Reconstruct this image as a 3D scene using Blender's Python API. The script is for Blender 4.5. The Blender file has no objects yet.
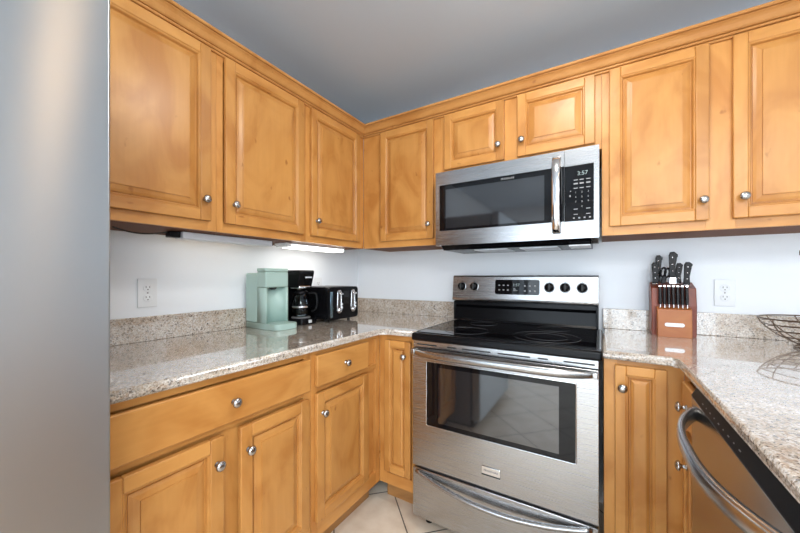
import bpy, bmesh, math, random
from mathutils import Vector, Matrix
random.seed(4)
S = bpy.context.scene
COL = S.collection
PI = math.pi

# ---------------------------------------------------------------- camera
cam_d = bpy.data.cameras.new('camera')
cam = bpy.data.objects.new('camera', cam_d)
COL.objects.link(cam)
cam.location = (1.625, -2.029, 1.19)
cam.rotation_euler = (PI / 2, 0, math.radians(31.4))
cam_d.sensor_width = 36
cam_d.lens = 36 * 329.3 / 800
cam_d.shift_y = 9.7 / 800
cam_d.clip_start = 0.02
S.camera = cam

# ---------------------------------------------------------------- world, light, exposure
wd = bpy.data.worlds.new('sky'); S.world = wd
wd.use_nodes = True
bg = wd.node_tree.nodes['Background']
bg.inputs['Color'].default_value = (0.78, 0.88, 1.0, 1)
bg.inputs['Strength'].default_value = 2.0

def area(name, loc, rot, sx, sy, power, color):
    d = bpy.data.lights.new(name, 'AREA'); d.shape = 'RECTANGLE'; d.size = sx; d.size_y = sy
    d.energy = power; d.color = color
    o = bpy.data.objects.new(name, d); COL.objects.link(o)
    o.location = loc; o.rotation_euler = rot
    return o
# area lamps added as daylight outside the invented glass door and right-wall window
area('added_daylight_door', (1.75, -4.95, 1.25), (math.radians(90), 0, 0), 2.9, 2.3, 40, (0.86, 0.935, 1.0))
area('added_daylight_window', (4.55, -3.3, 1.5), (math.radians(90), 0, math.radians(90)), 1.6, 1.1, 35, (0.86, 0.935, 1.0))

area('added_ceiling_fill', (2.65, -3.3, 2.335), (0, 0, 0), 1.4, 1.5, 52, (.96, .98, 1.0))  # unseen fill panel, added under the ceiling to even out the lighting

S.view_settings.view_transform = 'Standard'
S.view_settings.look = 'None'
S.view_settings.gamma = 1
S.view_settings.use_curve_mapping = False
S.view_settings.exposure = 0.90

# ---------------------------------------------------------------- material helpers
def mat(name, color=(.5, .5, .5), rough=.5, metal=0.0, spec=.5, coat=0.0, emit=None, estr=0.0, aniso=0.0):
    m = bpy.data.materials.new(name); m.use_nodes = True
    b = m.node_tree.nodes['Principled BSDF']
    b.inputs['Base Color'].default_value = (*color, 1)
    b.inputs['Roughness'].default_value = rough
    b.inputs['Metallic'].default_value = metal
    b.inputs['Specular IOR Level'].default_value = spec
    b.inputs['Coat Weight'].default_value = coat
    b.inputs['Coat Roughness'].default_value = .05
    b.inputs['Anisotropic'].default_value = aniso
    if emit:
        b.inputs['Emission Color'].default_value = (*emit, 1)
        b.inputs['Emission Strength'].default_value = estr
    return m
def N(m, t, **kw):
    n = m.node_tree.nodes.new(t)
    for k, v in kw.items(): setattr(n, k, v)
    return n
def L(m, a, b): m.node_tree.links.new(a, b)
def ramp(m, stops, interp='LINEAR'):
    r = N(m, 'ShaderNodeValToRGB'); cr = r.color_ramp; cr.interpolation = interp
    while len(cr.elements) < len(stops): cr.elements.new(.5)
    for e, (p, c) in zip(cr.elements, stops):
        e.position = p; e.color = (*c, 1)
    return r

def wood(name, axis, base=(.62, .296, .080), dark=(.475, .195, .043)):
    m = mat(name, base, .36, 0, .4, coat=.12)
    m.node_tree.nodes['Principled BSDF'].inputs['Coat Roughness'].default_value = .25
    b = m.node_tree.nodes['Principled BSDF']
    tc = N(m, 'ShaderNodeTexCoord'); oi = N(m, 'ShaderNodeObjectInfo')
    mul = N(m, 'ShaderNodeMath', operation='MULTIPLY'); mul.inputs[1].default_value = 37.0
    L(m, oi.outputs['Random'], mul.inputs[0])
    add = N(m, 'ShaderNodeVectorMath', operation='ADD')
    L(m, tc.outputs['Object'], add.inputs[0]); L(m, mul.outputs[0], add.inputs[1])
    def layer(across, along, detail, dist=0.0):
        mp = N(m, 'ShaderNodeMapping')
        sc = [across] * 3; sc['xyz'.index(axis)] = along
        mp.inputs['Scale'].default_value = sc
        L(m, add.outputs[0], mp.inputs['Vector'])
        n = N(m, 'ShaderNodeTexNoise'); n.inputs['Scale'].default_value = 1
        n.inputs['Detail'].default_value = detail; n.inputs['Distortion'].default_value = dist
        L(m, mp.outputs[0], n.inputs['Vector'])
        return n
    n1 = layer(7, 3.5, 3, 1.2)      # broad cloudy maple figure
    n2 = layer(110, 6, 3)          # fine grain
    n3 = layer(24, 13, 2)          # mineral flecks
    r1 = ramp(m, [(.34, dark), (.50, tuple(.35 * d_ + .65 * b_ for d_, b_ in zip(dark, base))), (.66, base)])
    L(m, n1.outputs['Fac'], r1.inputs['Fac'])
    r2 = ramp(m, [(.3, (.955, .945, .925)), (.7, (1, 1, 1))])
    L(m, n2.outputs['Fac'], r2.inputs['Fac'])
    r3 = ramp(m, [(.22, (.62, .50, .38)), (.29, (1, 1, 1))])
    L(m, n3.outputs['Fac'], r3.inputs['Fac'])
    mx = N(m, 'ShaderNodeMix', data_type='RGBA', blend_type='MULTIPLY'); mx.inputs['Factor'].default_value = 1
    L(m, r1.outputs[0], mx.inputs['A']); L(m, r2.outputs[0], mx.inputs['B'])
    mx2 = N(m, 'ShaderNodeMix', data_type='RGBA', blend_type='MULTIPLY'); mx2.inputs['Factor'].default_value = 1
    L(m, mx.outputs['Result'], mx2.inputs['A']); L(m, r3.outputs[0], mx2.inputs['B'])
    g = N(m, 'ShaderNodeNewGeometry'); mr = N(m, 'ShaderNodeMapRange'); L(m, g.outputs['Random Per Island'], mr.inputs['Value'])
    mr.inputs['To Min'].default_value = .88; mr.inputs['To Max'].default_value = 1.07
    mx3 = N(m, 'ShaderNodeVectorMath', operation='SCALE'); L(m, mx2.outputs['Result'], mx3.inputs[0]); L(m, mr.outputs[0], mx3.inputs['Scale'])
    L(m, mx3.outputs[0], b.inputs['Base Color'])
    return m

WV = wood('maple_vertical', 'z')
WH = wood('maple_horizontal', 'x')
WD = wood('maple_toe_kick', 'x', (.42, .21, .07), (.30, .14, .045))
WY = wood('maple_crown', 'x', (.62, .300, .090), (.50, .215, .055))
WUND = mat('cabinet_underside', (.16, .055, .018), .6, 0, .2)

def granite():
    m = mat('granite', (.6, .52, .42), .12, 0, .5, coat=1.0)
    m.node_tree.nodes['Principled BSDF'].inputs['Coat Roughness'].default_value = .02
    m.node_tree.nodes['Principled BSDF'].inputs['Coat IOR'].default_value = 1.65
    b = m.node_tree.nodes['Principled BSDF']
    tc = N(m, 'ShaderNodeTexCoord')
    def vor(scale, stops):
        v = N(m, 'ShaderNodeTexVoronoi'); v.inputs['Scale'].default_value = scale
        L(m, tc.outputs['Object'], v.inputs['Vector'])
        sp = N(m, 'ShaderNodeSeparateColor'); L(m, v.outputs['Color'], sp.inputs[0])
        r = ramp(m, stops, 'CONSTANT'); L(m, sp.outputs[0], r.inputs['Fac'])
        return r
    a = vor(300, [(0, (.035, .028, .026)), (.07, (.24, .17, .12)), (.17, (.42, .34, .27)), (.40, (.56, .49, .42)), (.70, (.74, .70, .66)), (.92, (.34, .33, .33))])
    c = vor(150, [(0, (.09, .07, .06)), (.09, (.58, .45, .35)), (.27, (.64, .57, .50)), (.6, (.76, .71, .65))])
    n = N(m, 'ShaderNodeTexNoise'); n.inputs['Scale'].default_value = 14; n.inputs['Detail'].default_value = 4
    L(m, tc.outputs['Object'], n.inputs['Vector'])
    rn = ramp(m, [(.35, (.84, .80, .74)), (.65, (1.0, 1.0, 1.0))]); L(m, n.outputs['Fac'], rn.inputs['Fac'])
    mx = N(m, 'ShaderNodeMix', data_type='RGBA'); mx.inputs['Factor'].default_value = .42
    L(m, a.outputs[0], mx.inputs['A']); L(m, c.outputs[0], mx.inputs['B'])
    m2 = N(m, 'ShaderNodeMix', data_type='RGBA', blend_type='MULTIPLY'); m2.inputs['Factor'].default_value = 1
    L(m, mx.outputs['Result'], m2.inputs['A']); L(m, rn.outputs[0], m2.inputs['B'])
    L(m, m2.outputs['Result'], b.inputs['Base Color'])
    return m
GR = granite()

def tile():
    m = mat('floor_tile', (.7, .6, .48), .28, 0, .5)
    b = m.node_tree.nodes['Principled BSDF']
    g = N(m, 'ShaderNodeNewGeometry'); sx = N(m, 'ShaderNodeSeparateXYZ'); L(m, g.outputs['Position'], sx.inputs[0])
    def diag(op, off):
        a = N(m, 'ShaderNodeMath', operation=op); L(m, sx.outputs['X'], a.inputs[0]); L(m, sx.outputs['Y'], a.inputs[1])
        c = N(m, 'ShaderNodeMath', operation='MULTIPLY_ADD'); L(m, a.outputs[0], c.inputs[0])
        c.inputs[1].default_value = 1 / math.sqrt(2); c.inputs[2].default_value = off
        return c
    def line(c):
        p = N(m, 'ShaderNodeMath', operation='PINGPONG'); L(m, c.outputs[0], p.inputs[0]); p.inputs[1].default_value = .165
        return p
    p1 = line(diag('ADD', -.106)); p2 = line(diag('SUBTRACT', -1.129))
    mn = N(m, 'ShaderNodeMath', operation='MINIMUM'); L(m, p1.outputs[0], mn.inputs[0]); L(m, p2.outputs[0], mn.inputs[1])
    lt = N(m, 'ShaderNodeMath', operation='LESS_THAN'); L(m, mn.outputs[0], lt.inputs[0]); lt.inputs[1].default_value = .0032
    n = N(m, 'ShaderNodeTexNoise'); n.inputs['Scale'].default_value = 9; n.inputs['Detail'].default_value = 6
    L(m, g.outputs['Position'], n.inputs['Vector'])
    r = ramp(m, [(.3, (.66, .56, .44)), (.7, (.82, .74, .62))]); L(m, n.outputs['Fac'], r.inputs['Fac'])
    mx = N(m, 'ShaderNodeMix', data_type='RGBA'); L(m, lt.outputs[0], mx.inputs['Factor'])
    L(m, r.outputs[0], mx.inputs['A']); mx.inputs['B'].default_value = (.10, .085, .07, 1)
    L(m, mx.outputs['Result'], b.inputs['Base Color'])
    return m
TILE = tile()

def painted(name, color, rough=.6, bump=.04):
    m = mat(name, color, rough)
    tc = N(m, 'ShaderNodeTexCoord'); n = N(m, 'ShaderNodeTexNoise'); n.inputs['Scale'].default_value = 160
    L(m, tc.outputs['Object'], n.inputs['Vector'])
    bp = N(m, 'ShaderNodeBump'); bp.inputs['Strength'].default_value = bump; bp.inputs['Distance'].default_value = .002
    L(m, n.outputs['Fac'], bp.inputs['Height']); L(m, bp.outputs[0], m.node_tree.nodes['Principled BSDF'].inputs['Normal'])
    return m
WALL = painted('wall_paint', (.84, .872, .91))
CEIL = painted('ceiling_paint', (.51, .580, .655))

def brushed(name, color, rough, axis, strength=.04, aniso=0.0):
    m = mat(name, color, rough, 1.0, aniso=aniso)
    b = m.node_tree.nodes['Principled BSDF']
    tc = N(m, 'ShaderNodeTexCoord'); mp = N(m, 'ShaderNodeMapping')
    sc = [900.0] * 3; sc['xyz'.index(axis)] = 6.0
    mp.inputs['Scale'].default_value = sc
    L(m, tc.outputs['Object'], mp.inputs['Vector'])
    n = N(m, 'ShaderNodeTexNoise'); n.inputs['Scale'].default_value = 1; n.inputs['Detail'].default_value = 2
    L(m, mp.outputs[0], n.inputs['Vector'])
    r = N(m, 'ShaderNodeMapRange'); r.inputs['To Min'].default_value = rough - strength; r.inputs['To Max'].default_value = rough + strength
    L(m, n.outputs['Fac'], r.inputs['Value']); L(m, r.outputs[0], b.inputs['Roughness'])
    bp = N(m, 'ShaderNodeBump'); bp.inputs['Strength'].default_value = .02; bp.inputs['Distance'].default_value = .0003
    if aniso:
        tg = N(m, 'ShaderNodeTangent', direction_type='RADIAL', axis='Z'); L(m, tg.outputs[0], b.inputs['Tangent'])
    L(m, n.outputs['Fac'], bp.inputs['Height']); L(m, bp.outputs[0], b.inputs['Normal'])
    return m
SS = brushed('stainless', (.43, .428, .43), .27, 'x', .02)
SSF = brushed('stainless_fridge', (.45, .49, .525), .30, 'y', .01, .97)
SSF.node_tree.nodes['Principled BSDF'].inputs['Anisotropic Rotation'].default_value = .25
SSD = mat('stainless_dark', (.42, .41, .40), .20, 1)
SSH = mat('stainless_handle', (.55, .56, .58), .24, 1)
NICK = mat('satin_nickel', (.46, .45, .44), .24, 1)
CHR = mat('chrome', (.75, .75, .76), .12, 1)
BLK = mat('black_plastic', (.005, .005, .006), .25, 0, .15)
BLKS = mat('black_satin', (.006, .006, .007), .45, 0, .15)
BLKM = mat('black_matte', (.02, .02, .02), .55)
BGL = mat('black_glass', (.004, .004, .005), .04, 0, .3)
OVG = mat('oven_glass', (.015, .014, .015), .05, 0, 1.0, coat=.9)
MWG = mat('microwave_glass', (.016, .017, .02), .06, 0, .9, coat=.2)
RING = mat('burner_ring', (.055, .055, .06), .15)
GRY = mat('grey_plastic', (.22, .22, .23), .45)
WPL = mat('white_plastic', (.80, .82, .84), .35)
SLOT = mat('outlet_slot', (.03, .03, .03), .6)
MINT = mat('mint_plastic', (.42, .58, .53), .32)
MINTD = mat('mint_recess', (.50, .62, .64), .28)
TXT = mat('printed_marks', (.30, .30, .30), .5)
LED = mat('lit_digits', (.2, .25, .25), .4, emit=(.6, .75, .75), estr=.12)
GRN = mat('green_led', (.1, .3, .25), .4, emit=(.1, .9, .6), estr=.4)
ALU = mat('aluminium', (.74, .77, .81), .45, .3)
LIT = mat('lit_diffuser', (.9, .9, .9), .5, emit=(1.0, .95, .86), estr=4.2)
LITW = mat('warm_strip', (.9, .9, .9), .5, emit=(1.0, .88, .68), estr=2.2)
LAMPW = mat('added_lamp_glass', (.9, .9, .85), .4, emit=(1.0, .95, .88), estr=24)
LAMPG = mat('lamp_glass', (.9, .85, .75), .4, emit=(1.0, .62, .32), estr=14)
BLOCK = wood('cherry_block', 'z', (.22, .040, .012), (.15, .026, .008))
BLOCK.node_tree.nodes['Principled BSDF'].inputs['Coat Weight'].default_value = 0
BLOCKF = wood('oak_block_front', 'x', (.46, .17, .045), (.38, .12, .03))
BLOCKF.node_tree.nodes['Principled BSDF'].inputs['Coat Weight'].default_value = 0
WIRE = mat('bronze_wire', (.16, .11, .08), .3, .9)
LIQ = mat('coffee_glass', (.75, .8, .82), .03, 0, .5)
def see_through(name, tint=(.9, .95, .97), gloss=.12):
    m = bpy.data.materials.new(name); m.use_nodes = True
    nt = m.node_tree; nt.nodes.remove(nt.nodes['Principled BSDF'])
    out = nt.nodes['Material Output']
    t = N(m, 'ShaderNodeBsdfTransparent'); t.inputs[0].default_value = (*tint, 1)
    g = N(m, 'ShaderNodeBsdfGlossy'); g.inputs['Roughness'].default_value = .02
    f = N(m, 'ShaderNodeFresnel'); f.inputs[0].default_value = 1.5
    x = N(m, 'ShaderNodeMixShader'); L(m, f.outputs[0], x.inputs[0]); L(m, t.outputs[0], x.inputs[1]); L(m, g.outputs[0], x.inputs[2])
    L(m, x.outputs[0], out.inputs['Surface'])
    return m
PANE = see_through('window_glass', (.97, .99, 1))
CARG = see_through('carafe_glass', (.55, .60, .63))

# ---------------------------------------------------------------- mesh helpers
class MB:
    def __init__(s): s.bm = bmesh.new(); s.mats = []
    def mi(s, m):
        if m not in s.mats: s.mats.append(m)
        return s.mats.index(m)
    def box(s, x0, x1, y0, y1, z0, z1, m=None, bev=0, seg=2):
        k = s.mi(m) if m else 0
        vs = [s.bm.verts.new((x, y, z)) for x in (x0, x1) for y in (y0, y1) for z in (z0, z1)]
        fs = [(0, 1, 3, 2), (4, 6, 7, 5), (0, 4, 5, 1), (2, 3, 7, 6), (0, 2, 6, 4), (1, 5, 7, 3)]
        F = [s.bm.faces.new([vs[i] for i in f]) for f in fs]
        for f in F: f.material_index = k
        if bev:
            es = list({e for f in F for e in f.edges})
            r = bmesh.ops.bevel(s.bm, geom=es, offset=bev, segments=seg, affect='EDGES', profile=.5)
            for f in r['faces']: f.material_index = k; f.smooth = True
        return s
    def prism(s, pts, axis, a0, a1, m=None, smooth=False, bev=0):
        """pts: polygon in the two other axes (order xyz minus axis)"""
        k = s.mi(m) if m else 0
        def P(p, a):
            v = list(p); v.insert('xyz'.index(axis), a); return v
        A = [s.bm.verts.new(P(p, a0)) for p in pts]; B = [s.bm.verts.new(P(p, a1)) for p in pts]
        n = len(pts); F = [s.bm.faces.new(A), s.bm.faces.new(B[::-1])]
        for i in range(n):
            f = s.bm.faces.new([A[i], B[i], B[(i + 1) % n], A[(i + 1) % n]]); f.smooth = smooth; F.append(f)
        for f in F: f.material_index = k
        if bev:
            es = list({e for f in F[:2] for e in f.edges})
            r = bmesh.ops.bevel(s.bm, geom=es, offset=bev, segments=3, affect='EDGES', profile=.5)
            for f in r['faces']: f.material_index = k; f.smooth = True
        return s
    def lathe(s, prof, n=24, M=Matrix(), m=None):
        """prof: list of (r, h) about local z, placed by M"""
        k = s.mi(m) if m else 0
        rings = []
        for r, h in prof:
            if r < 1e-6: rings.append([s.bm.verts.new(M @ Vector((0, 0, h)))])
            else: rings.append([s.bm.verts.new(M @ Vector((r * math.cos(2 * PI * i / n), r * math.sin(2 * PI * i / n), h))) for i in range(n)])
        for a, b in zip(rings, rings[1:]):
            for i in range(n):
                j = (i + 1) % n
                if len(a) == 1 and len(b) == 1: continue
                if len(a) == 1: f = s.bm.faces.new([a[0], b[i], b[j]])
                elif len(b) == 1: f = s.bm.faces.new([a[i], b[0], a[j]])
                else: f = s.bm.faces.new([a[i], b[i], b[j], a[j]])
                f.smooth = True; f.material_index = k
        for rg in (rings[0], rings[-1]):
            if len(rg) > 1:
                f = s.bm.faces.new(rg); f.material_index = k
        return s
    def sweep(s, path, sec, m=None, closed=False, up=Vector((0, 0, 1)), cap=True):
        """sec: list of (u,v) in the frame side/up carried along the path, or function(t)->list"""
        k = s.mi(m) if m else 0
        P = [Vector(p) for p in path]; n = len(P); rings = []
        for i in range(n):
            if closed: t = (P[(i + 1) % n] - P[i - 1])
            else: t = P[min(i + 1, n - 1)] - P[max(i - 1, 0)]
            t.normalize()
            upv = up if abs(t.dot(up)) < .98 else Vector((1, 0, 0))
            sd = t.cross(upv).normalized(); u2 = sd.cross(t).normalized()
            q = sec(i / (n - 1)) if callable(sec) else sec
            rings.append([s.bm.verts.new(P[i] + sd * a + u2 * b) for a, b in q])
        c = len(rings[0])
        for i in range(n if closed else n - 1):
            A = rings[i]; B = rings[(i + 1) % n]
            for j in range(c):
                f = s.bm.faces.new([A[j], B[j], B[(j + 1) % c], A[(j + 1) % c]]); f.smooth = True; f.material_index = k
        if cap and not closed:
            for r in (rings[0], rings[-1]):
                f = s.bm.faces.new(r); f.material_index = k
        return s
    def tube(s, path, r, m=None, n=8, closed=False):
        return s.sweep(path, [(r * math.cos(2 * PI * i / n), r * math.sin(2 * PI * i / n)) for i in range(n)], m, closed)
    def build(s, name, m=None, parent=None, loc=(0, 0, 0), rz=0, bevel=0, kind=None):
        bmesh.ops.recalc_face_normals(s.bm, faces=s.bm.faces)
        me = bpy.data.meshes.new(name); s.bm.to_mesh(me); s.bm.free()
        o = bpy.data.objects.new(name, me); COL.objects.link(o)
        if s.mats:
            for q in s.mats: me.materials.append(q)
        elif m: me.materials.append(m)
        o.parent = parent; o.location = loc; o.rotation_euler = (0, 0, rz)
        if bevel:
            b = o.modifiers.new('bevel', 'BEVEL'); b.width = bevel; b.segments = 2; b.limit_method = 'ANGLE'; b.angle_limit = math.radians(50)
            b.harden_normals = False
        if kind: o['kind'] = kind
        return o

def tag(o, label, cat, group=None):
    o['label'] = label; o['category'] = cat
    if group: o['group'] = group
    return o
def thing(name, label, cat, loc=(0, 0, 0), rz=0, group=None):
    o = bpy.data.objects.new(name, None); COL.objects.link(o); o.location = loc; o.rotation_euler = (0, 0, rz)
    o.empty_display_size = .1
    return tag(o, label, cat, group)
def text(name, body, size, m, parent, loc, rot, align='CENTER', depth=.0004, sx=1.0):
    c = bpy.data.curves.new(name, 'FONT'); c.body = body; c.size = size; c.align_x = align; c.align_y = 'CENTER'; c.extrude = depth
    t = bpy.data.objects.new(name, c); COL.objects.link(t)
    dg = bpy.context.evaluated_depsgraph_get()
    me = bpy.data.meshes.new_from_object(t.evaluated_get(dg))
    bpy.data.objects.remove(t); bpy.data.curves.remove(c)
    me.materials.clear(); me.materials.append(m)
    o = bpy.data.objects.new(name, me); COL.objects.link(o); o.parent = parent; o.location = loc; o.rotation_euler = rot
    o.scale = (sx, 1, 1)
    return o
TR = lambda x, y, z: Matrix.Translation((x, y, z))
ROTF = Matrix.Rotation(PI / 2, 4, 'X')     # local z -> -y (towards the viewer of a cabinet front)

# ---------------------------------------------------------------- room shell
X1, Y1, H = 4.2, -4.6, 2.35
def st(name, args, m): 
    b = MB()
    for a in args: b.box(*a)
    return b.build(name, m, kind='structure')
st('floor', [(-.1, X1 + .1, Y1 - .1, .1, -.1, 0)], TILE)
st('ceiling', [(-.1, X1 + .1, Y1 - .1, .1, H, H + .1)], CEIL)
st('wall_left', [(-.1, 0, Y1, 0, 0, H)], WALL)
st('wall_back', [(-.1, X1 + .1, 0, .1, 0, H)], WALL)
wx0, wx1, wz1 = .35, 3.15, 2.12
st('wall_front', [(-.1, wx0, Y1 - .1, Y1, 0, H), (wx1, X1 + .1, Y1 - .1, Y1, 0, H), (wx0, wx1, Y1 - .1, Y1, wz1, H)], WALL)
sy0, sy1, sz0, sz1 = -4.1, -2.5, .95, 2.10
st('wall_right', [(X1, X1 + .1, Y1, sy0, 0, H), (X1, X1 + .1, sy1, 0, 0, H), (X1, X1 + .1, sy0, sy1, 0, sz0), (X1, X1 + .1, sy0, sy1, sz1, H)], WALL)
b = MB()
for x in (wx0, 1.72, wx1 - .06): b.box(x, x + .06, Y1 - .09, Y1 - .01, 0, wz1)
b.box(wx0, wx1, Y1 - .09, Y1 - .01, 0, .05).box(wx0, wx1, Y1 - .09, Y1 - .01, wz1 - .06, wz1)
d1 = b.build('door_1', WPL, kind='structure')  # unseen glass door, invented to light the room
MB().box(wx0 + .06, 1.72, Y1 - .055, Y1 - .049, .05, wz1 - .06).build('pane', PANE, d1)
MB().box(1.78, wx1 - .06, Y1 - .055, Y1 - .049, .05, wz1 - .06).build('pane', PANE, d1)
b = MB()
for y in (sy0, -3.33, sy1 - .06): b.box(X1 + .01, X1 + .09, y, y + .06, sz0, sz1)
b.box(X1 + .01, X1 + .09, sy0, sy1, sz0, sz0 + .05).box(X1 + .01, X1 + .09, sy0, sy1, sz1 - .05, sz1)
w1 = b.build('window_1', WPL, kind='structure')  # unseen side window, invented as a second light opening
MB().box(X1 + .045, X1 + .051, sy0 + .06, -3.33, sz0 + .05, sz1 - .05).build('pane', PANE, w1)
MB().box(X1 + .045, X1 + .051, -3.27, sy1 - .06, sz0 + .05, sz1 - .05).build('pane', PANE, w1)
# white cabinet-height baseboards on the far sides of the room
st('baseboard_left', [(0, .015, Y1, -2.75, 0, .1)], WPL)
st('baseboard_back', [(2.53, X1, -.015, 0, 0, .1)], WPL)

# ---------------------------------------------------------------- cabinets
KNOBP = [(.0, .0285), (.006, .028), (.0115, .0255), (.0145, .0225), (.0155, .019), (.0125, .016), (.0065, .0145), (.0055, .011), (.0055, .004), (.009, .002), (.009, 0)]
def knob(parent, x, z, y=-.0195):
    return MB().lathe(KNOBP, 24, TR(0, 0, 0) @ ROTF).build('knob', NICK, parent, (x, y, z))

def raised_door(parent, x0, x1, z0, z1, kx=None, kz=None, fw=.050, name='door'):
    """door in cabinet-local coordinates, front towards -y; origin at its centre on the face plane"""
    cx, cz = (x0 + x1) / 2, (z0 + z1) / 2; w, h = (x1 - x0) / 2, (z1 - z0) / 2; T = .019
    b = MB()
    og = .009
    fi = fw - og
    b.box(-w, -w + fi, -T, -.0005, -h, h, WV, .003)
    b.box(w - fi, w, -T, -.0005, -h, h, WV, .003)
    b.box(-w + fi, w - fi, -T, -.0005, h - fi, h, WH, .003)
    b.box(-w + fi, w - fi, -T, -.0005, -h, -h + fi, WH, .003)
    # ogee, groove and raised panel as nested rings
    bev = min(.027, (w - fw) * .42)
    rings = [(fi - .001, -T + .0012), (fi + .0015, -T + .0042), (fi + .004, -T + .0042), (fi + .007, -T + .0075), (fi + .0085, -T + .0135), (fw + .001, -.0035), (fw + .004, -.0035), (fw + .0045, -.0065),
             (fw + bev * .5, -.0105), (fw + bev, -.0140), (fw + bev + .0006, -.0172), (fw + bev + .004, -.0178)]
    vs = []
    for i, y in rings:
        vs.append([b.bm.verts.new(p) for p in ((-w + i, y, -h + i), (w - i, y, -h + i), (w - i, y, h - i), (-w + i, y, h - i))])
    for r, (A, B) in enumerate(zip(vs, vs[1:])):
        for j in range(4):
            f = b.bm.faces.new([A[j], A[(j + 1) % 4], B[(j + 1) % 4], B[j]])
            f.material_index = b.mi(WH if (j % 2 == 0 and r < 5) else WV)
    f = b.bm.faces.new(vs[-1]); f.material_index = b.mi(WV)
    o = b.build(name, None, parent, (cx, 0, cz))
    if kx is not None: knob(o, kx - cx, kz - cz)
    return o
def slab_drawer(parent, x0, x1, z0, z1, name='drawer'):
    cx, cz = (x0 + x1) / 2, (z0 + z1) / 2; w, h = (x1 - x0) / 2, (z1 - z0) / 2
    o = MB().box(-w, w, -.019, -.0005, -h, h, WH, .004, 3).build(name, None, parent, (cx, 0, cz))
    knob(o, 0, 0)
    return o
def cabinet(label, cat, loc, rz, w, depth, z0, z1, stiles, rails, group, name='wall_cabinet', toe=None, under=False):
    """local x along the front, y=0 face plane, +y to the wall"""
    c = thing(name, label, cat, loc, rz, group)
    b = MB().box(.001, w - .001, .0195, depth - .003, z0, z1)
    b.build('body', WV, c)
    b = MB()
    for (a0, a1) in stiles: b.box(a0, a1, 0, .019, z0, z1, WV, .0008, 1)
    for (a0, a1, r0, r1) in rails: b.box(a0, a1, .0002, .019, r0, r1, WH)
    b.build('face_frame', None, c)
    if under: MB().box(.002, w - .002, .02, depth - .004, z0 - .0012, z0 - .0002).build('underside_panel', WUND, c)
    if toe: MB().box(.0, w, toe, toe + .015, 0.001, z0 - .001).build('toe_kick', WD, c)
    return c
LW, BW, RW = math.radians(90), 0, math.radians(-90)
UD = .296
UZ0, UZ1 = 1.370, 2.112
DZ0, DZ1 = 1.407, 2.090
# wall cabinets, left run (local x -> +Y)
def upper_left(label, y0, y1, door, kx, fs=.035):
    w = y1 - y0
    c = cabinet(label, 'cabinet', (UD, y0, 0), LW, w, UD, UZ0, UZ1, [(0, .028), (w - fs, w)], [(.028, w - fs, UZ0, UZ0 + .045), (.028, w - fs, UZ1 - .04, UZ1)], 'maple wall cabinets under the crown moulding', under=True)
    raised_door(c, door[0] - y0, door[1] - y0, DZ0, DZ1, kx - y0, 1.488)
    return c
upper_left('single-door maple wall cabinet beside the refrigerator, first on the left wall', -1.770, -1.280, (-1.745, -1.308), -1.333)
upper_left('single-door maple wall cabinet above the mint coffee machine, middle of left wall', -1.2795, -.806, (-1.250, -.832), -1.213)
upper_left('single-door maple wall cabinet above the toaster, ending at the room corner', -.8055, -.312, (-.779, -.366), -.744, fs=.04)
# wall cabinets, back run
c = cabinet('tall narrow maple wall cabinet between the corner and the microwave', 'cabinet', (UD + .0005, -.311, 0), 0, .5535, .311, UZ0, UZ1,
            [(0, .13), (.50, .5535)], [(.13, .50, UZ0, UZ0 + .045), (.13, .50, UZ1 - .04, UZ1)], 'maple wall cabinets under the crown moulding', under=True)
raised_door(c, .441 - UD, .808 - UD, DZ0, DZ1, .781 - UD, 1.489)
c = cabinet('short two-door maple wall cabinet directly above the microwave', 'cabinet', (.8505, -.311, 0), 0, .777, .311, 1.757, UZ1,
            [(0, .04), (.345, .43), (.74, .777)], [(.04, .345, 1.757, 1.80), (.43, .74, 1.757, 1.80), (.04, .74, UZ1 - .04, UZ1)], 'maple wall cabinets under the crown moulding')
raised_door(c, .876 - .8505, 1.205 - .8505, 1.784, DZ1, 1.177 - .8505, 1.860)
raised_door(c, 1.269 - .8505, 1.602 - .8505, 1.784, DZ1, 1.291 - .8505, 1.860)
c = cabinet('wide two-door maple wall cabinet right of the microwave above the knife block', 'cabinet', (1.628, -.311, 0), 0, .772, .311, UZ0, UZ1,
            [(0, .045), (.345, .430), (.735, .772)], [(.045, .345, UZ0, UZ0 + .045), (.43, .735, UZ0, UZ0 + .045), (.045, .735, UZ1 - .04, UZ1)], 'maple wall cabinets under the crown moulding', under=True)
raised_door(c, 1.656 - 1.628, 1.981 - 1.628, DZ0, DZ1, 1.962 - 1.628, 1.484)
raised_door(c, 2.047 - 1.628, 2.372 - 1.628, DZ0, DZ1, 2.074 - 1.628, 1.484)

# crown moulding: profile swept along the L of cabinet tops (offset, height)
prof = [(0, 2.088), (.0080, 2.088), (.0105, 2.0905), (.0105, 2.0935), (.0075, 2.0960), (.0035, 2.0970), (.0035, 2.0985), (.0115, 2.0990), (.0145, 2.1020), (.0145, 2.1050), (.0115, 2.1075), (.0070, 2.1085), (.0070, 2.1100),
        (.0150, 2.1110), (.0200, 2.1150), (.0245, 2.1210), (.0300, 2.1290), (.0370, 2.1360), (.0430, 2.1395), (.0430, 2.1415), (.0385, 2.1425), (.0385, 2.1440), (.0470, 2.1450), (.0505, 2.1490), (.0505, 2.1540), (.0480, 2.157), (0, 2.157)]
b = MB(); 
XE = 2.401
path = [(UD, -1.772, 1, 0), (UD, -.311, 1, -1), (XE, -.311, 0, -1)]
rg = []
for (x, y, ox, oy) in path:
    rg.append([b.bm.verts.new((x + ox * (p + .0006), y + oy * (p + .0006), z)) for p, z in prof])
for A, B in zip(rg, rg[1:]):
    for j in range(len(prof)):
        f = b.bm.faces.new([A[j], B[j], B[(j + 1) % len(prof)], A[(j + 1) % len(prof)]])
b.bm.faces.new(rg[0]); b.bm.faces.new(rg[-1])
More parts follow.
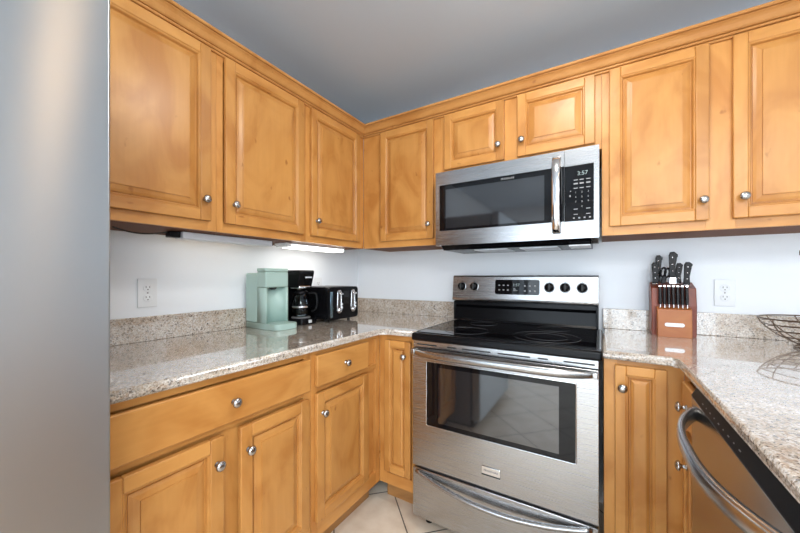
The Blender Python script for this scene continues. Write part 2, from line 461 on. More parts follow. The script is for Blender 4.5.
b.build('trim_1', WY, kind='structure')

# ---------------------------------------------------------------- base cabinets
BX = .628           # left run face plane
BZ0, BZ1 = .112, .8905
def base_rails(a, b_): return [(a, b_, BZ0, BZ0 + .06), (a, b_, .715, .735), (a, b_, .866, BZ1)]
def base_left(label, y0, y1):
    return cabinet(label, 'cabinet', (BX, y0, 0), LW, y1 - y0, BX, BZ0, BZ1, [(0, .035), (y1 - y0 - .035, y1 - y0)], base_rails(.035, y1 - y0 - .035), 'maple base cabinets under the granite', 'base_cabinet', toe=.072)
c = base_left('wide maple base cabinet with one long drawer front over two doors beside refrigerator', -1.772, -1.086)
slab_drawer(c, -1.742 + 1.772, -1.102 + 1.772, .735, .862)
raised_door(c, -1.742 + 1.772, -1.452 + 1.772, .186, .706, -1.474 + 1.772, .628)
raised_door(c, -1.398 + 1.772, -1.108 + 1.772, .186, .706, -1.372 + 1.772, .628)
c = base_left('maple base cabinet with small drawer over one door, left of the inner corner', -1.0855, -.6005)
slab_drawer(c, -1.066 + 1.0855, -.722 + 1.0855, .740, .868)
raised_door(c, -1.066 + 1.0855, -.722 + 1.0855, .186, .712, -1.036 + 1.0855, .628)
c = cabinet('narrow full-height single-door maple base cabinet left of the range', 'cabinet', (.6285, -.600, 0), 0, .2265, .600, BZ0, BZ1,
            [(0, .045), (.195, .2265)], [(.045, .195, BZ0, BZ0 + .06), (.045, .195, .862, BZ1)], 'maple base cabinets under the granite', 'base_cabinet', toe=.072)
raised_door(c, .668 - .6285, .822 - .6285, .186, .862, .790 - .6285, .790, fw=.042)
FR = 1.862           # right leg face plane
c = cabinet('narrow full-height single-door maple base cabinet right of the range', 'cabinet', (1.634, -.600, 0), 0, FR - 1.634 - .0005, .600, BZ0, BZ1,
            [(0, .04), (.175, FR - 1.6345)], [(.04, .175, BZ0, BZ0 + .06), (.04, .175, .868, BZ1)], 'maple base cabinets under the granite', 'base_cabinet', toe=.072)
raised_door(c, 1.668 - 1.634, 1.815 - 1.634, .186, .872, 1.690 - 1.634, .796, fw=.042)
c = cabinet('slim maple drawer-over-door base cabinet squeezed between range corner and dishwasher', 'cabinet', (FR, -.6005, 0), RW, .2335, .60, BZ0, BZ1,
            [(0, .075), (.205, .2335)], base_rails(.075, .205), 'maple base cabinets under the granite', 'base_cabinet', toe=.072)
slab_drawer(c, .082, .218, .735, .862)
raised_door(c, .082, .218, .186, .706, .150, .622, fw=.035)
c = cabinet('maple end base cabinet on the near side of the dishwasher', 'cabinet', (FR, -1.4465, 0), RW, .45, .60, BZ0, BZ1,
            [(0, .035), (.415, .45)], base_rails(.035, .415), 'maple base cabinets under the granite', 'base_cabinet', toe=.072)
slab_drawer(c, .02, .43, .735, .862)
raised_door(c, .02, .43, .186, .706, .06, .622)

# ---------------------------------------------------------------- countertops
def rounded(pts, idx, r, n=6):
    out = []
    for i, p in enumerate(pts):
        if i in idx:
            p = Vector(p); a = Vector(pts[i - 1]); q = Vector(pts[(i + 1) % len(pts)])
            da = (a - p).normalized(); dq = (q - p).normalized()
            for k in range(n + 1):
                t = k / n
                out.append(tuple((p + da * r) * (1 - t) ** 2 + p * 2 * t * (1 - t) + (p + dq * r) * t ** 2))
        else: out.append(p)
    return out
def counter(label, pts):
    o = MB().prism(pts, 'z', .891, .921, None, False, .010).build('countertop', GR)
    return tag(o, label, 'countertop', 'speckled granite countertops')
cl = counter('speckled beige granite countertop wrapping the left corner up to the range', rounded([(.002, -.002), (.002, -1.774), (.660, -1.774), (.660, -.628), (.856, -.628), (.856, -.002)], [3], .03))
MB().box(.0025, .0215, -1.773, -.0025, .9212, 1.023, bev=.002).build('backsplash', GR, cl)
MB().box(.022, .855, -.0215, -.0025, .9212, 1.023, bev=.002).build('backsplash', GR, cl)
cr = counter('speckled beige granite countertop right of the range over the dishwasher', rounded([(1.632, -.002), (1.632, -.628), (1.843, -.628), (1.843, -1.93), (2.505, -1.93), (2.505, -.002)], [2], .018))
MB().box(1.633, 2.504, -.0215, -.0025, .9212, 1.023, bev=.002).build('backsplash', GR, cr)

# ---------------------------------------------------------------- refrigerator
t = thing('refrigerator', 'tall brushed stainless steel refrigerator at the left edge of the kitchen', 'refrigerator', (.03, 0, 0))
FY0, FY1 = -2.69, -1.781
MB().box(.03, .722, FY0 + .004, FY1 - .004, .02, 1.775, GRY, .006).build('body', None, t)
fm = (FY0 + FY1) / 2
for a, b_, hy in ((fm + .002, FY1, fm + .04), (FY0, fm - .002, fm - .04)):
    d = MB().box(.735, .800, a, b_, .66, 1.785, None, .004, 3).build('door', SSF, t)
    MB().tube([(.80, hy, .80), (.85, hy, .82), (.855, hy, 1.2), (.85, hy, 1.58), (.80, hy, 1.60)], .012, None, 10).build('handle', SSF, d)
    MB().box(.7225, .7345, a + .01, b_ - .01, .67, 1.775).build('gasket', BLKM, d)
d = MB().box(.735, .800, FY0, FY1, .06, .652, None, .010, 4).build('freezer_drawer', SSF, t)
MB().tube([(.80, FY0 + .1, .58), (.85, FY0 + .12, .58), (.85, FY1 - .12, .58), (.80, FY1 - .1, .58)], .012, None, 10).build('handle', SSF, d)
MB().box(.05, .74, FY0 + .02, FY1 - .02, 0.001, .055).build('base_grille', BLKM, t)

# ---------------------------------------------------------------- microwave
t = thing('microwave', 'stainless over-the-range microwave with black glass door above the range', 'microwave', (0, 0, 0))
mx0, mx1, mz0, mz1, my = .853, 1.6185, 1.356, 1.752, -.390
MB().box(mx0 + .002, mx1 - .002, -.352, -.003, mz0 + .004, mz1, None, .003).build('body', GRY, t)
# door: stainless frame with window opening
def frame_plate(b, x0, x1, z0, z1, ox0, ox1, oz0, oz1, y0, y1, m=None):
    """one continuous plate with a rectangular opening"""
    V = lambda x, y, z: b.bm.verts.new((x, y, z))
    R = [[V(x, y, z) for x, z in c] for y in (y0, y1) for c in (((x0, z0), (x1, z0), (x1, z1), (x0, z1)), ((ox0, oz0), (ox1, oz0), (ox1, oz1), (ox0, oz1)))]
    for A, B in ((R[0], R[1]), (R[1], R[3]), (R[3], R[2]), (R[2], R[0])):
        for k in range(4): b.bm.faces.new([A[k], A[(k + 1) % 4], B[(k + 1) % 4], B[k]])
    return b
SM = 1.4855
b = MB(); frame_plate(b, mx0, SM - .001, mz0, mz1, .876, SM - .0012, 1.434, 1.681, my, -.353)
door = b.build('door', SS, t)
MB().box(.876, SM - .001, my + .0015, -.354, 1.434, 1.681, BGL, .001).build('window_surround', None, door)
MB().box(.912, 1.402, my + .0003, my + .0014, 1.447, 1.655).build('window_glass', MWG, door)
hp = [(0, my - .002), (.035, my - .030), (.12, my - .040), (.22, my - .040), (.305, my - .030), (.340, my - .002)]
hpath = []
for i in range(21):
    u = i / 20; z = 1.386 + .338 * u; off = .036 * (1 - abs(2 * u - 1) ** 4)
    hpath.append((1.454, my - .004 - off, z))
MB().sweep(hpath, [(-.017, -.004), (-.013, -.0075), (.013, -.0075), (.017, -.004), (.013, .004), (-.013, .004)], None, up=Vector((0, 1, 0))).build('handle', CHR, door)
text('brand_lettering', 'FRIGIDAIRE', .0125, TXT, door, (1.237, my - .0003, 1.6655), (PI / 2, 0, 0), sx=1.0)
b = MB(); frame_plate(b, SM + .0005, mx1, mz0, mz1, SM + .0007, 1.599, 1.432, 1.678, my, -.353)
cp = b.build('control_panel', SS, t)
MB().box(SM + .001, 1.599, my + .0005, -.354, 1.432, 1.678, BGL, .001).build('keypad', None, cp)
yk = my - .0001
text('display_digits', '3:57', .024, LED, cp, (1.556, yk, 1.640), (PI / 2, 0, 0))
def marks(name, items, m, parent, y, th=.0005):
    for (x, z, w, h) in items:
        MB().box(-w / 2, w / 2, y - th, y, -h / 2, h / 2).build(name, m, parent, (x, 0, z))
it = []
for r, z in enumerate((1.613, 1.597, 1.577)):
    for cxx in (1.530, 1.553, 1.578): it.append((cxx, z, .016, .0035 if r != 1 else .006))
for z in (1.485, 1.462):
    for cxx in (1.530, 1.578): it.append((cxx, z, .016, .003))
marks('key_label', it, TXT, cp, yk)
for i, ch in enumerate('123456789'):
    text('key_digit', ch, .011, TXT, cp, (1.530 + .024 * (i % 3), yk, 1.558 - .0205 * (i // 3)), (PI / 2, 0, 0))
text('key_digit', '0', .011, TXT, cp, (1.554, yk, 1.4955), (PI / 2, 0, 0))
marks('key_symbol', [(1.523 + .0205 * i, 1.446, .007, .006) for i in range(4)] + [(1.510, 1.566, .004, .004), (1.508, 1.545, .005, .008)], TXT, cp, yk)
# dark underside with light lenses and grease filters
MB().prism([(-.384, 1.3555), (-.35, 1.332), (-.03, 1.332), (-.01, 1.3555)], 'x', mx0 + .03, mx1 - .03).build('vent_underside', BLK, t)
for x in (1.05, 1.28): MB().box(x, x + .17, -.33, -.14, 1.3265, 1.3315, None, .001).build('grease_filter', ALU, t)
MB().box(1.50, 1.585, -.36, -.20, 1.326, 1.3315, None, .001).build('light_lens', WPL, t)
MB().prism([(-.380, 1.3558), (-.345, 1.336), (-.25, 1.3558)], 'x', mx1 - .028, mx1 - .004).build('end_bracket', SS, t)

# ---------------------------------------------------------------- range
t = thing('range', 'freestanding stainless electric range with black glass cooktop and oven', 'range', (0, 0, 0))
rx0, rx1, ry = .8615, 1.6185, -.655
MB().box(rx0 + .003, rx1 - .003, ry + .03, -.03, .055, .884).build('body', GRY, t)
for x in (rx0 + .05, rx1 - .05):
    for y in (ry + .07, -.09): MB().lathe([(.018, 0.0), (.018, .02), (.010, .022), (.010, .056)], 14, TR(x, y, 0)).build('foot', BLK, t)
# cooktop
b = MB().box(.858, 1.630, -.672, -.088, .888, .9235, None, .009, 3)
ck = b.build('cooktop', BLK, t)
MB().box(.876, 1.612, -.640, -.120, .9230, .9262, BGL, .001).build('glass_surface', None, ck)
def ring(x, y, r):
    n = 48; b = MB()
    b.tube([(x + r * math.cos(2 * PI * i / n), y + r * math.sin(2 * PI * i / n), .92625) for i in range(n)], .0011, RING, 4, closed=True)
    return b
for (x, y, rr) in ((1.065, -.495, (.105,)), (1.42, -.475, (.135, .085)), (1.07, -.225, (.075,)), (1.42, -.225, (.075,))):
    for r in rr: ring(x, y, r).build('burner_ring', None, ck)
# bright side trims of the cooktop
MB().box(.861, .866, -.63, -.12, .9236, .9256).build('side_trim', SS, ck)
MB().box(1.620, 1.6255, -.63, -.12, .9236, .9256).build('side_trim', SS, ck)
# backguard
by = -.135
bgd = MB().prism([(by - .004, 1.052), (by, 1.060), (by + .012, 1.186), (by + .022, 1.194), (-.026, 1.194), (-.026, .9238), (-.075, .9238), (-.075, 1.04), (by + .03, 1.040), (by - .001, 1.045)], 'x', .847, 1.615, None, False).build('backguard', SS, t, bevel=.0015)
MB().prism([(-.0755, .9242), (-.098, .9242), (-.092, .935), (-.084, 1.000), (-.108, 1.018), (-.108, 1.0395), (-.0755, 1.0395)], 'x', .850, 1.613, BLK).build('riser_panel', None, bgd)
MB().box(.851, .862, -.125, -.099, .9266, 1.039, None, .002).build('end_cap', BLK, bgd)
MB().box(1.604, 1.615, -.125, -.099, .9266, 1.039, None, .002).build('end_cap', BLK, bgd)
# the control face slopes back by 0.012 over 0.126
sl = math.atan2(.012, .126)
def face(z): return by + .012 * (z - 1.060) / .126
fp = bpy.data.objects.new('control_face', None)
bpy.data.objects.remove(fp)
def onface(o, x, z, dy=0):
    o.location = (x, face(z) - dy, z); o.rotation_euler = (-sl, 0, 0)
pts = []
W2, H2, R2 = .119, .0415, .010
for (cx, cz, a0) in ((W2 - R2, H2 - R2, 0), (-W2 + R2, H2 - R2, 90), (-W2 + R2, -H2 + R2, 180), (W2 - R2, -H2 + R2, 270)):
    for k in range(5):
        a = math.radians(a0 + 22.5 * k); pts.append((cx + R2 * math.cos(a), cz + R2 * math.sin(a)))
dp = MB().prism(pts, 'y', -.0015, .0015, BGL).build('display_panel', None, bgd)
onface(dp, 1.2245, 1.1285)
text('display_digits', '1:57', .021, LED, dp, (-.002, -.0017, .012), (PI / 2, 0, 0))
marks('readout_mark', [(-.012, -.007, .010, .003), (-.010, -.013, .014, .003), (-.006, -.019, .022, .003)], TXT, dp, -.0016)
marks('button_mark', [(-.095 + .024 * i, z, .009, .006) for i in range(3) for z in (.010, -.016)] + [(.044 + .026 * i, z, .009, .008) for i in range(3) for z in (.008, -.020)], TXT, dp, -.0016)
for i, x in enumerate((.905, .982, 1.392, 1.467, 1.545)):
    k = MB()
    k.lathe([(.0235, 0), (.0235, .003), (.0205, .006), (.0185, .022), (.0165, .0245), (.0, .0245)], 28, ROTF, BLK)
    k.box(-.0045, .0045, -.0295, -.006, -.0175, .0175, BLKM, .002)
    o = k.build('control_knob', None, bgd); onface(o, x, 1.1295)
    s_ = MB().lathe([(.0270, .0), (.0270, .0015), (.0235, .0018)], 28, ROTF).build('skirt', SS, o)
    marks('scale_mark', [(.0, .031, .008, .0025), (0, -.031, .008, .0025)], BLKM, o, -.0008)
# front stainless manifold strip with vent slots
ms = MB().box(rx0, rx1, ry, ry + .028, .856, .8875, None, .002).build('vent_strip', SS, t)
for a, b_ in ((.880, .983), (1.035, 1.077), (1.105, 1.229), (1.260, 1.386), (1.415, 1.451), (1.505, 1.606)):
    MB().box(a, b_, ry - .0006, ry + .002, .8675, .8735).build('vent_slot', BLKM, ms)
# oven door
b = MB(); frame_plate(b, rx0, rx1, .300, .853, .936, 1.546, .502, .795, ry - .008, ry + .028)
od = b.build('oven_door', SS, t, bevel=.0025)
def rrect(cx, cz, w, h, r):
    q = []
    for (sx, sz, a0) in ((1, 1, 0), (-1, 1, 90), (-1, -1, 180), (1, -1, 270)):
        for k in range(5):
            a = math.radians(a0 + 22.5 * k); q.append((cx + sx * (w - r) + r * math.cos(a), cz + sz * (h - r) + r * math.sin(a)))
    return q
MB().prism(rrect(1.241, .6485, .305, .1465, .004), 'y', ry - .0075, ry + .02, BGL).build('window_surround', None, od)
MB().box(.995, 1.490, ry - .0082, ry - .0076, .522, .775).build('window_glass', OVG, od)
MB().prism(rrect(1.241, .6485, .309, .1505, .008), 'y', ry - .0088, ry - .0078, SS).build('window_trim', None, od)
# window_trim must be a ring: cut by rebuilding as a thin tube
for o in [o for o in bpy.data.objects if o.name == 'window_trim']: bpy.data.objects.remove(o)
MB().tube([(x, ry - .008, z) for x, z in rrect(1.241, .6485, .307, .1485, .006)], .0022, None, 6, closed=True).build('window_trim', CHR, od)
hp = []
for i in range(33):
    u = i / 32; x = rx0 + .006 + (rx1 - rx0 - .012) * u
    hp.append((x, ry - .012 - .042 * (1 - abs(2 * u - 1) ** 5), .8385))
def hsec(t):
    e = 1 - .45 * abs(2 * t - 1) ** 6
    return [(-.007 * e, -.017 * e), (-.012 * e, -.009 * e), (-.013 * e, .004 * e), (-.009 * e, .013 * e), (-.001, .017 * e), (.007, .012 * e), (.009, -.003 * e), (.004, -.015 * e)]
MB().sweep(hp, lambda t: [(-a, b) for a, b in hsec(t)]).build('handle', SS, od)
for x in (rx0 + .011, rx1 - .011): MB().box(x - .009, x + .009, ry - .030, ry - .0085, .827, .850, None, .003).build('handle_mount', SS, od)
bd = MB().box(1.196, 1.273, ry - .0115, ry - .0085, .3575, .3935, None, .001).build('badge', CHR, od)
text('brand_lettering', 'FRIGIDAIRE', .0118, GRY, bd, (1.2345, ry - .0118, .3775), (PI / 2, 0, 0))
MB().box(1.196, 1.273, ry - .0125, ry - .0116, .3575, .3625).build('badge_shadow_line', BLKM, bd)
# storage drawer with curved handle lip
dr = MB().box(rx0, rx1, ry - .006, ry + .028, .058, .288, None, .003).build('storage_drawer', SS, t)
hp = []
for i in range(33):
    u = i / 32; x = rx0 + .020 + (rx1 - rx0 - .040) * u
    s_ = 1 - (2 * u - 1) ** 2
    hp.append((x, ry - .008 - .030 * s_, .274 - .046 * s_))
MB().sweep(hp, lambda t: [(-.012 * (.3 + .7 * math.sin(PI * max(.02, min(.98, t)))), -.004), (-.014 * (.3 + .7 * math.sin(PI * t)), .006), (-.004, .013), (.010, .012), (.012, .002), (.006, -.006)]).build('handle', SS, dr)

# ---------------------------------------------------------------- dishwasher
t = thing('dishwasher', 'stainless dishwasher with a bowed bar handle under the right countertop', 'dishwasher', (0, 0, 0))
dx, dy0, dy1 = 1.838, -1.4435, -.8365
MB().box(dx + .035, 2.45, dy0 + .002, dy1 - .002, .10, .8835).build('body', GRY, t)
dd = MB().prism([(dx, .115), (dx, .858), (dx + .004, .862), (dx + .034, .868), (dx + .034, .115)], 'y', dy0, dy1).build('door', SSD, t, bevel=.002)
cpn = MB().prism([(dx - .0005, .8605), (dx - .0005, .864), (dx + .013, .8895), (dx + .034, .8895), (dx + .034, .8685), (dx + .004, .8625)], 'y', dy0, dy1).build('control_strip', BLKS, t)
for i in range(9):
    y = dy1 - .10 - .032 * i
    w = .003 if i % 2 else .005
    P = [(dx + .0027, .8704), (dx + .0047, .8736), (dx + .0053, .8732), (dx + .0033, .8700)]
    MB().prism(P, 'y', y - w, y + w).build('button_mark', GRY, cpn)
hp = []
for i in range(33):
    u = i / 32; y = -.870 - .540 * u
    hp.append((dx + .004 - .066 * (1 - abs(2 * u - 1) ** 2.6), y, .829 - .004 * math.sin(PI * u)))
MB().sweep(hp, [(-.008, -.016), (-.010, -.006), (-.010, .006), (-.008, .016), (.004, .016), (.006, .006), (.006, -.006), (.004, -.016)]).build('handle', SSH, dd)
MB().box(dx + .04, dx + .055, dy0 + .002, dy1 - .002, .001, .099).build('toe_kick', BLKM, t)

# ---------------------------------------------------------------- outlets
def outlet(label, loc, rz):
    t = thing('wall_outlet', label, 'outlet', loc, rz, 'white duplex wall outlets')
    MB().box(-.0355, .0355, -.006, -.0005, -.060, .060, None, .002).build('cover_plate', WPL, t)
    for s_ in (1, -1):
        r = MB().lathe([(.0165, 0), (.0165, .0018), (.015, .0022), (0, .0022)], 24, TR(0, -.006, s_ * .021) @ ROTF).build('receptacle', WPL, t)
        b = MB().box(-.0075, -.0055, -.0088, -.0075, s_ * .021, s_ * .021 + .008).box(.0055, .0075, -.0088, -.0075, s_ * .021, s_ * .021 + .0075)
        b.lathe([(.0024, .0), (.0024, .0028)], 10, TR(0, -.006, s_ * .021 - .007) @ ROTF)
        b.build('slot', SLOT, r)
    MB().lathe([(.003, 0), (.003, .001), (0, .0014)], 10, TR(0, -.0061, 0) @ ROTF).build('screw', NICK, t)
    return t
outlet('white duplex outlet on the left wall between refrigerator and mint coffee machine', (0, -1.403, 1.120), LW)
outlet('white duplex outlet on the back wall right of the knife block', (2.100, 0, 1.115), 0)
outlet('white duplex outlet on left wall partly hidden behind the black toaster', (0, -.43, 1.120), LW)

# ---------------------------------------------------------------- under-cabinet lights
t = thing('under_cabinet_light', 'slim grey light bar under the left wall cabinets, with black plug end', 'light', (0, 0, 0), 0, 'under-cabinet light bars')
MB().box(.145, .208, -1.362, -.945, 1.341, 1.368, None, .003).build('housing', ALU, t)
MB().box(.128, .1445, -1.345, -.962, 1.350, 1.366, None, .001).build('diffuser', LITW, t)
MB().box(.155, .195, -1.402, -1.363, 1.343, 1.367, None, .003).build('connector', BLK, t)
MB().box(.150, .200, -.944, -.936, 1.345, 1.368, None, .002).build('end_cap', BLK, t)
cp_ = []
for i in range(25):
    u = i / 24; cp_.append((.175 - .02 * math.sin(PI * u), -1.402 - .17 * u, 1.362 - .012 * math.sin(PI * u)))
MB().tube(cp_, .0028, None, 8).build('cord', BLKM, t)
t = thing('under_cabinet_light', 'lit white under-cabinet light glowing above the toaster', 'light', (0, 0, 0), 0, 'under-cabinet light bars')
MB().box(.115, .215, -.862, -.402, 1.3595, 1.3685, None, .003).build('housing', WPL, t)
MB().box(.120, .212, -.815, -.408, 1.345, 1.359, None, .004).build('diffuser', LIT, t)
MB().box(.120, .210, -.858, -.820, 1.347, 1.359, None, .003).build('end_cap', WPL, t)

# unseen ceiling lamps: white added to light cabinets, amber inferred from the refrigerator glow
def lamp(label, x, y, k, m):
    t = thing('ceiling_lamp', label, 'lamp', (x, y, H - .0005))
    MB().lathe([(.15 * k, 0), (.15 * k, -.02), (.14 * k, -.025)], 32).build('base', NICK, t)
    MB().lathe([(.135 * k, -.0255), (.13 * k, -.05), (.105 * k, -.08), (.06 * k, -.10), (0, -.105)], 32).build('lamp_glass', m, t)
lamp('unseen round white lamp added on the ceiling to light the wall cabinets', 1.50, -1.08, 1.1, LAMPW)
lamp('small round warm amber lamp on the ceiling over the peninsula', 2.45, -1.50, .6, LAMPG)

# ---------------------------------------------------------------- mint single-serve coffee machine
t = thing('coffee_machine', 'mint green single-serve coffee machine standing on the left countertop', 'coffee machine', (.030, -.975, .9215), 0)
Wm, Dm = .140, .165
# local x = depth (front at +x), y = width
def body_pts(): 
    return [(.0865, .001), (Dm, .001), (Dm, .010)] + [(Dm - .045 * math.sin(PI * k / 10), .010 + (Wm - .020) * (.5 - .5 * math.cos(PI * k / 10))) for k in range(1, 10)] + [(Dm, Wm - .010), (Dm, Wm - .001), (.0865, Wm - .001)]
MB().prism(body_pts(), 'z', .030, .211, MINT, True).build('recess_column', MINTD, t)
b = MB().box(0, .100, 0, Wm, .030, .285, MINT, .008, 3)
b.build('water_tank', None, t)
b = MB().box(.094, Dm + .002, .0, Wm, .211, .292, MINT, .007, 3)
hd = b.build('brew_head', None, t)
MB().lathe([(.020, 0), (.017, -.008), (.010, -.012), (0, -.012)], 20, TR(Dm - .035, Wm / 2, .2105)).build('nozzle', BLKM, hd)
MB().prism(rrect((.088 + Dm + .006) / 2, Wm / 2, (Dm - .082) / 2, Wm / 2 + .002, .016), 'z', .2925, .309, MINT, True, .003).build('lid', None, t)
MB().prism([(0.004, .002), (Dm - .002, .002), (Dm + .055, .002)] + [(Dm + .057 + .030 * math.sin(PI / 2 * k / 6), .032 - .030 * math.cos(PI / 2 * k / 6)) for k in range(1, 7)] +
           [(Dm + .057 + .030 * math.cos(PI / 2 * k / 6), Wm - .032 + .030 * math.sin(PI / 2 * k / 6)) for k in range(0, 7)] + [(.004, Wm - .002)], 'z', .0, .0295, MINT, True, .003).build('drip_tray', None, t)

# ---------------------------------------------------------------- black drip coffee maker with carafe
t = thing('drip_coffee_maker', 'black drip coffee maker with glass carafe between the mint machine and toaster', 'coffee maker', (.050, -.785, .9215), 0)
Wc, Dc = .122, .19
MB().prism(rrect(Dc / 2, Wc / 2, Dc / 2, Wc / 2, .02), 'z', .0, .034, BLK, True, .004).build('base', None, t)
MB().lathe([(.058, 0), (.058, .004), (.050, .005), (0, .005)], 28, TR(.118, Wc / 2, .0345) @ Matrix.Diagonal((.9, .9, 1, 1))).build('warming_plate', GRY, t)
MB().box(Dc - .008, Dc + .0015, Wc * .42, Wc * .62, .008, .026, None, .002).build('power_switch', ALU, t)
MB().prism(rrect(.028, Wc / 2, .027, Wc / 2 - .002, .012), 'z', .034, .21, BLK, True).build('rear_column', None, t)
hh = MB().prism([(.002, .205), (.150, .205), (.172, .285), (.172, .297), (.167, .302), (.002, .302)], 'y', .004, Wc - .010, BLK, False, .004).build('filter_housing', None, t)
MB().box(.164, .169, .050, Wc - .025, .258, .266, None, .001).build('brand_plate', ALU, hh)
MB().box(.08, .155, .016, Wc - .020, .196, .216, None, .006).build('filter_basket_band', CHR, hh)
cg = MB().lathe([(.030, .0), (.055, .006), (.062, .03), (.062, .06), (.056, .09), (.044, .115), (.042, .128)], 32, TR(.118, Wc / 2, .0395) @ Matrix.Diagonal((.84, .84, 1, 1))).build('carafe', CARG, t)
MB().lathe([(.0625, .052), (.0638, .052), (.0638, .062), (.0625, .062)], 32, TR(.118, Wc / 2, .0395) @ Matrix.Diagonal((.84, .84, 1, 1))).build('band', CHR, cg)
MB().lathe([(.045, .128), (.048, .132), (.048, .142), (.02, .150), (0, .150)], 28, TR(.118, Wc / 2, .0395) @ Matrix.Diagonal((.84, .84, 1, 1))).build('lid', BLK, cg)
a0 = math.radians(38)
ca, sa = math.cos(a0), math.sin(a0)
hpth = [(.118 + ca * r * .9, Wc / 2 + sa * r * .9, .0395 + z) for r, z in ((.046, .130), (.075, .134), (.096, .122), (.102, .090), (.098, .055), (.082, .034), (.064, .030))]
def smooth_path(p, n=5):
    out = []
    P = [Vector(q) for q in p]
    for i in range(len(P) - 1):
        p0 = P[max(i - 1, 0)]; p1 = P[i]; p2 = P[i + 1]; p3 = P[min(i + 2, len(P) - 1)]
        for k in range(n):
            u = k / n
            out.append(.5 * ((2 * p1) + (-p0 + p2) * u + (2 * p0 - 5 * p1 + 4 * p2 - p3) * u * u + (-p0 + 3 * p1 - 3 * p2 + p3) * u ** 3))
    out.append(P[-1]); return out
MB().sweep(smooth_path(hpth), [(-.010, -.005), (-.010, .005), (.010, .005), (.010, -.005)]).build('handle', BLK, cg)

# ---------------------------------------------------------------- toaster
t = thing('toaster', 'glossy black four-slice toaster with two chrome levers near the corner', 'toaster', (.045, -.640, .9215))
TD, TW, TH = .255, .262, .205
b = MB().prism(rrect(TD / 2 - .004, .015 + (TH - .015) / 2, TD / 2 - .008, (TH - .015) / 2, .022), 'y', .004, TW - .004, BLK, True, .006)
b.build('body', None, t)
for x in (.03, TD - .05):
    for y in (.03, TW - .03): MB().lathe([(.010, 0), (.010, .016)], 12, TR(x, y, 0)).build('foot', BLKM, t)
fr = MB().prism(rrect(TW / 2, .012 + (TH - .010) / 2, TW / 2, (TH - .014) / 2, .020), 'x', TD - .012, TD + .004, BLK, True, .003).build('front_panel', None, t)
MB().box(TD + .0045, TD + .0065, .012, .030, .030, .178, None, .001).build('trim_strip', mat('pale_blue_chrome', (.45, .66, .78), .15, 1), fr)
for yc in (.090, .215):
    a = MB().tube([(TD + .006, y, z) for y, z in rrect(yc - .005, .118, .0165, .066, .0162)], .0035, None, 8, closed=True).build('lever_surround', CHR, fr)
    MB().prism(rrect(yc - .005, .118, .0160, .0655, .0155), 'x', TD + .0042, TD + .0052).build('lever_plate', NICK, fr)
    MB().box(TD + .0052, TD + .0060, yc - .009, yc - .001, .085, .17).build('lever_track', BLKM, fr)
    lv = MB().box(TD + .004, TD + .026, yc - .020, yc + .010, .158, .170, None, .004).build('lever', CHR, fr)
    MB().lathe([(.016, 0), (.016, .006), (.012, .014), (0, .0145)], 24, TR(TD + .004, yc - .005, .068) @ Matrix.Rotation(PI / 2, 4, 'Y')).build('browning_dial', CHR, fr)
    for dz in (0, 1): MB().box(TD + .004, TD + .008, yc + .014, yc + .024, .075 + dz * .02, .088 + dz * .02, None, .001).build('button', ALU, fr)
MB().box(TD + .004, TD + .0055, .122, .172, .100, .180).build('centre_inlay', BGL, fr)
for i in range(4):
    y = .030 + i * .058
    MB().box(.03, TD - .04, y, y + .026, TH + .0005, TH + .002).build('bread_slot', GRY, t)

# ---------------------------------------------------------------- knife block and knives
KB = (1.824, -.030, .9215)
t = thing('knife_block', 'reddish wooden knife block with metal badge on the right countertop', 'knife block', KB)
# side profile (y, z), y negative towards room
MB().prism([(.0, 0), (-.100, 0), (-.100, .135), (-.088, .215), (-.010, .240), (0, .235)], 'x', .0, .158, BLOCK, False, .003).build('rear_block', None, t)
ft = MB().prism([(-.101, 0), (-.145, 0), (-.138, .122), (-.101, .132)], 'x', .016, .136, BLOCKF, False, .003).build('front_tier', None, t)
bpts = rrect(.076, .055, .034, .008, .0079)
MB().prism([(x, z) for x, z in bpts], 'y', -.1450, -.1405, ALU).build('badge', None, ft)
def steak(i, x):
    k = thing('steak_knife', ['first', 'second', 'third', 'fourth', 'fifth', 'sixth', 'seventh'][i] + ' from left of the black steak knives in the block\'s front tier', 'knife', (KB[0] + x, KB[1] - .120, KB[2] + .1345), 0, 'steak knives in the knife block')
    k.rotation_euler = (math.radians(-9), 0, 0)
    MB().box(-.0055, .0055, -.0085, .0085, .008, .090, BLK, .003, 3).build('handle', None, k)
    MB().box(-.0058, .0058, -.0088, .0088, .0845, .094, CHR, .002).build('end_cap', None, k)
    MB().box(-.0008, .0008, -.007, .007, -.008, .008).build('blade', CHR, k)
    return k
for i in range(7): steak(i, .029 + .0155 * i)
def big(label, x, y, z, h, w, tx=0, ty=0, name='kitchen_knife', hook=True, bolster=.018):
    k = thing(name, label, 'knife', (KB[0] + x, KB[1] + y, KB[2] + z), 0, 'large knives in the knife block')
    k.rotation_euler = (math.radians(tx), math.radians(ty), 0)
    # handle outline in x,z with a curled butt, extruded in y
    a = w / 2
    P = [(-a, bolster), (-a * .85, bolster + h * .35), (-a * .95, h * .92), (-a * .6, h * 1.02), (a * .5, h * 1.03), (a * 1.5, h * .93), (a * 1.45, h * .86), (a * .95, h * .80), (a * .75, bolster + h * .35), (a, bolster)]
    hd = MB().prism(P, 'y', -.009, .009, BLK, False, .003).build('handle', None, k)
    for q in (.25, .52, .80):
        MB().lathe([(.0032, .0), (.0032, .0008), (0, .0012)], 10, TR(0, -.0088, bolster + (h - bolster) * q) @ ROTF).build('rivet', CHR, hd)
    MB().box(-a, a, -.006, .006, 0, bolster, CHR, .002).build('bolster', None, k)
    return k
big('tall black-handled chef knife standing highest in middle of the block', .080, -.070, .232, .145, .026, -6, 0, bolster=.032)
big('black-handled knife at the left front of the block, three bright rivets', .016, -.078, .232, .098, .022, -6, -2, bolster=.004)
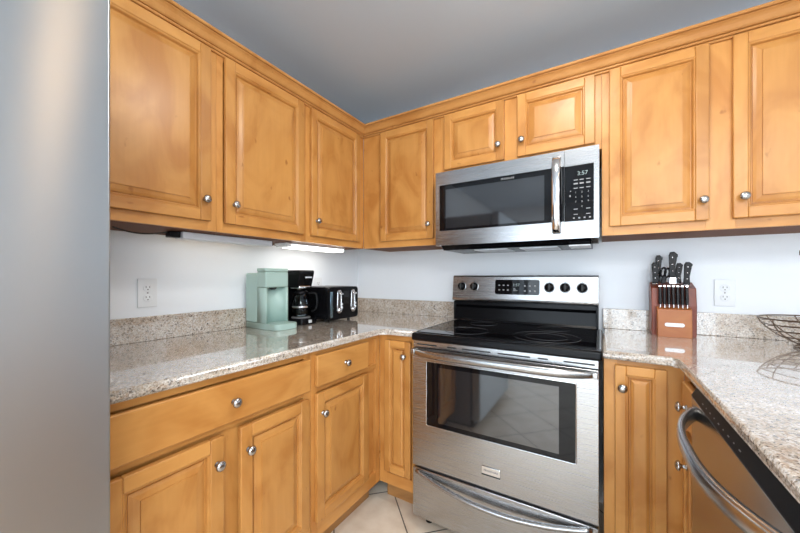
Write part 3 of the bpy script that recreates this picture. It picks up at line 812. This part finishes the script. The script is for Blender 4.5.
big('black-handled knife rising behind the leftmost one in the block', .029, -.035, .240, .125, .022, -6, 2, bolster=.004)
big('black-handled knife tucked just behind and right of the tallest one', .104, -.040, .235, .092, .020, -6, 2, bolster=.004)
big('black-handled knife at the right end of the knife block', .128, -.070, .228, .102, .023, -6, 3, bolster=.004)
k = thing('kitchen_scissors', 'black-handled kitchen scissors leaning right beside the left knives in the block', 'scissors', (KB[0] + .046, KB[1] - .060, KB[2] + .235))
k.rotation_euler = (math.radians(-5), math.radians(10), 0)
for s_ in (-1, 1):
    MB().tube([(s_ * .008 + .0085 * math.cos(2 * PI * i / 20), s_ * .003, .052 + .021 * math.sin(2 * PI * i / 20)) for i in range(20)], .0042, None, 8, closed=True).build('finger_loop', BLK, k)
MB().box(-.009, .009, -.005, .005, .0, .034, BLK, .003).build('shank', None, k)

# ---------------------------------------------------------------- wire fruit basket with banana hook
t = thing('fruit_basket', 'dark bronze open-wire fruit basket with hanging hook at far right', 'basket', (2.315, -.210, .9215))
def circ(r, z, n=56, wob=0): return [(r * math.cos(2 * PI * i / n), r * math.sin(2 * PI * i / n), z + wob * math.sin(6 * PI * i / n)) for i in range(n)]
bowl = [(.165, .109), (.155, .090), (.138, .068), (.114, .046), (.082, .026)]
for j, (r, z) in enumerate(bowl): MB().tube(circ(r, z, wob=.003 if j else 0), .0028 if j == 0 else .0018, None, 6, closed=True).build('ring_wire', WIRE, t)
MB().tube(circ(.070, .0035), .003, None, 6, closed=True).build('foot_ring', WIRE, t)
for i in range(10):
    a = 2 * PI * i / 10 + .2
    pth = smooth_path([(r * math.cos(a + q), r * math.sin(a + q), z) for r, z, q in ((.070, .004, 0), (.060, .012, .03), (.082, .025, .05), (.114, .045, .1), (.138, .067, .14), (.155, .089, .18), (.165, .109, .22))], 3)
    MB().tube(pth, .0020, None, 6).build('rib_wire', WIRE, t)
MB().tube(smooth_path([(.164, .02, .109), (.17, .02, .22), (.150, .02, .33), (.09, .015, .395), (.02, .01, .400), (-.045, .005, .375), (-.058, 0, .352), (-.048, 0, .340)], 6), .0032, None, 8).build('hook', WIRE, t)
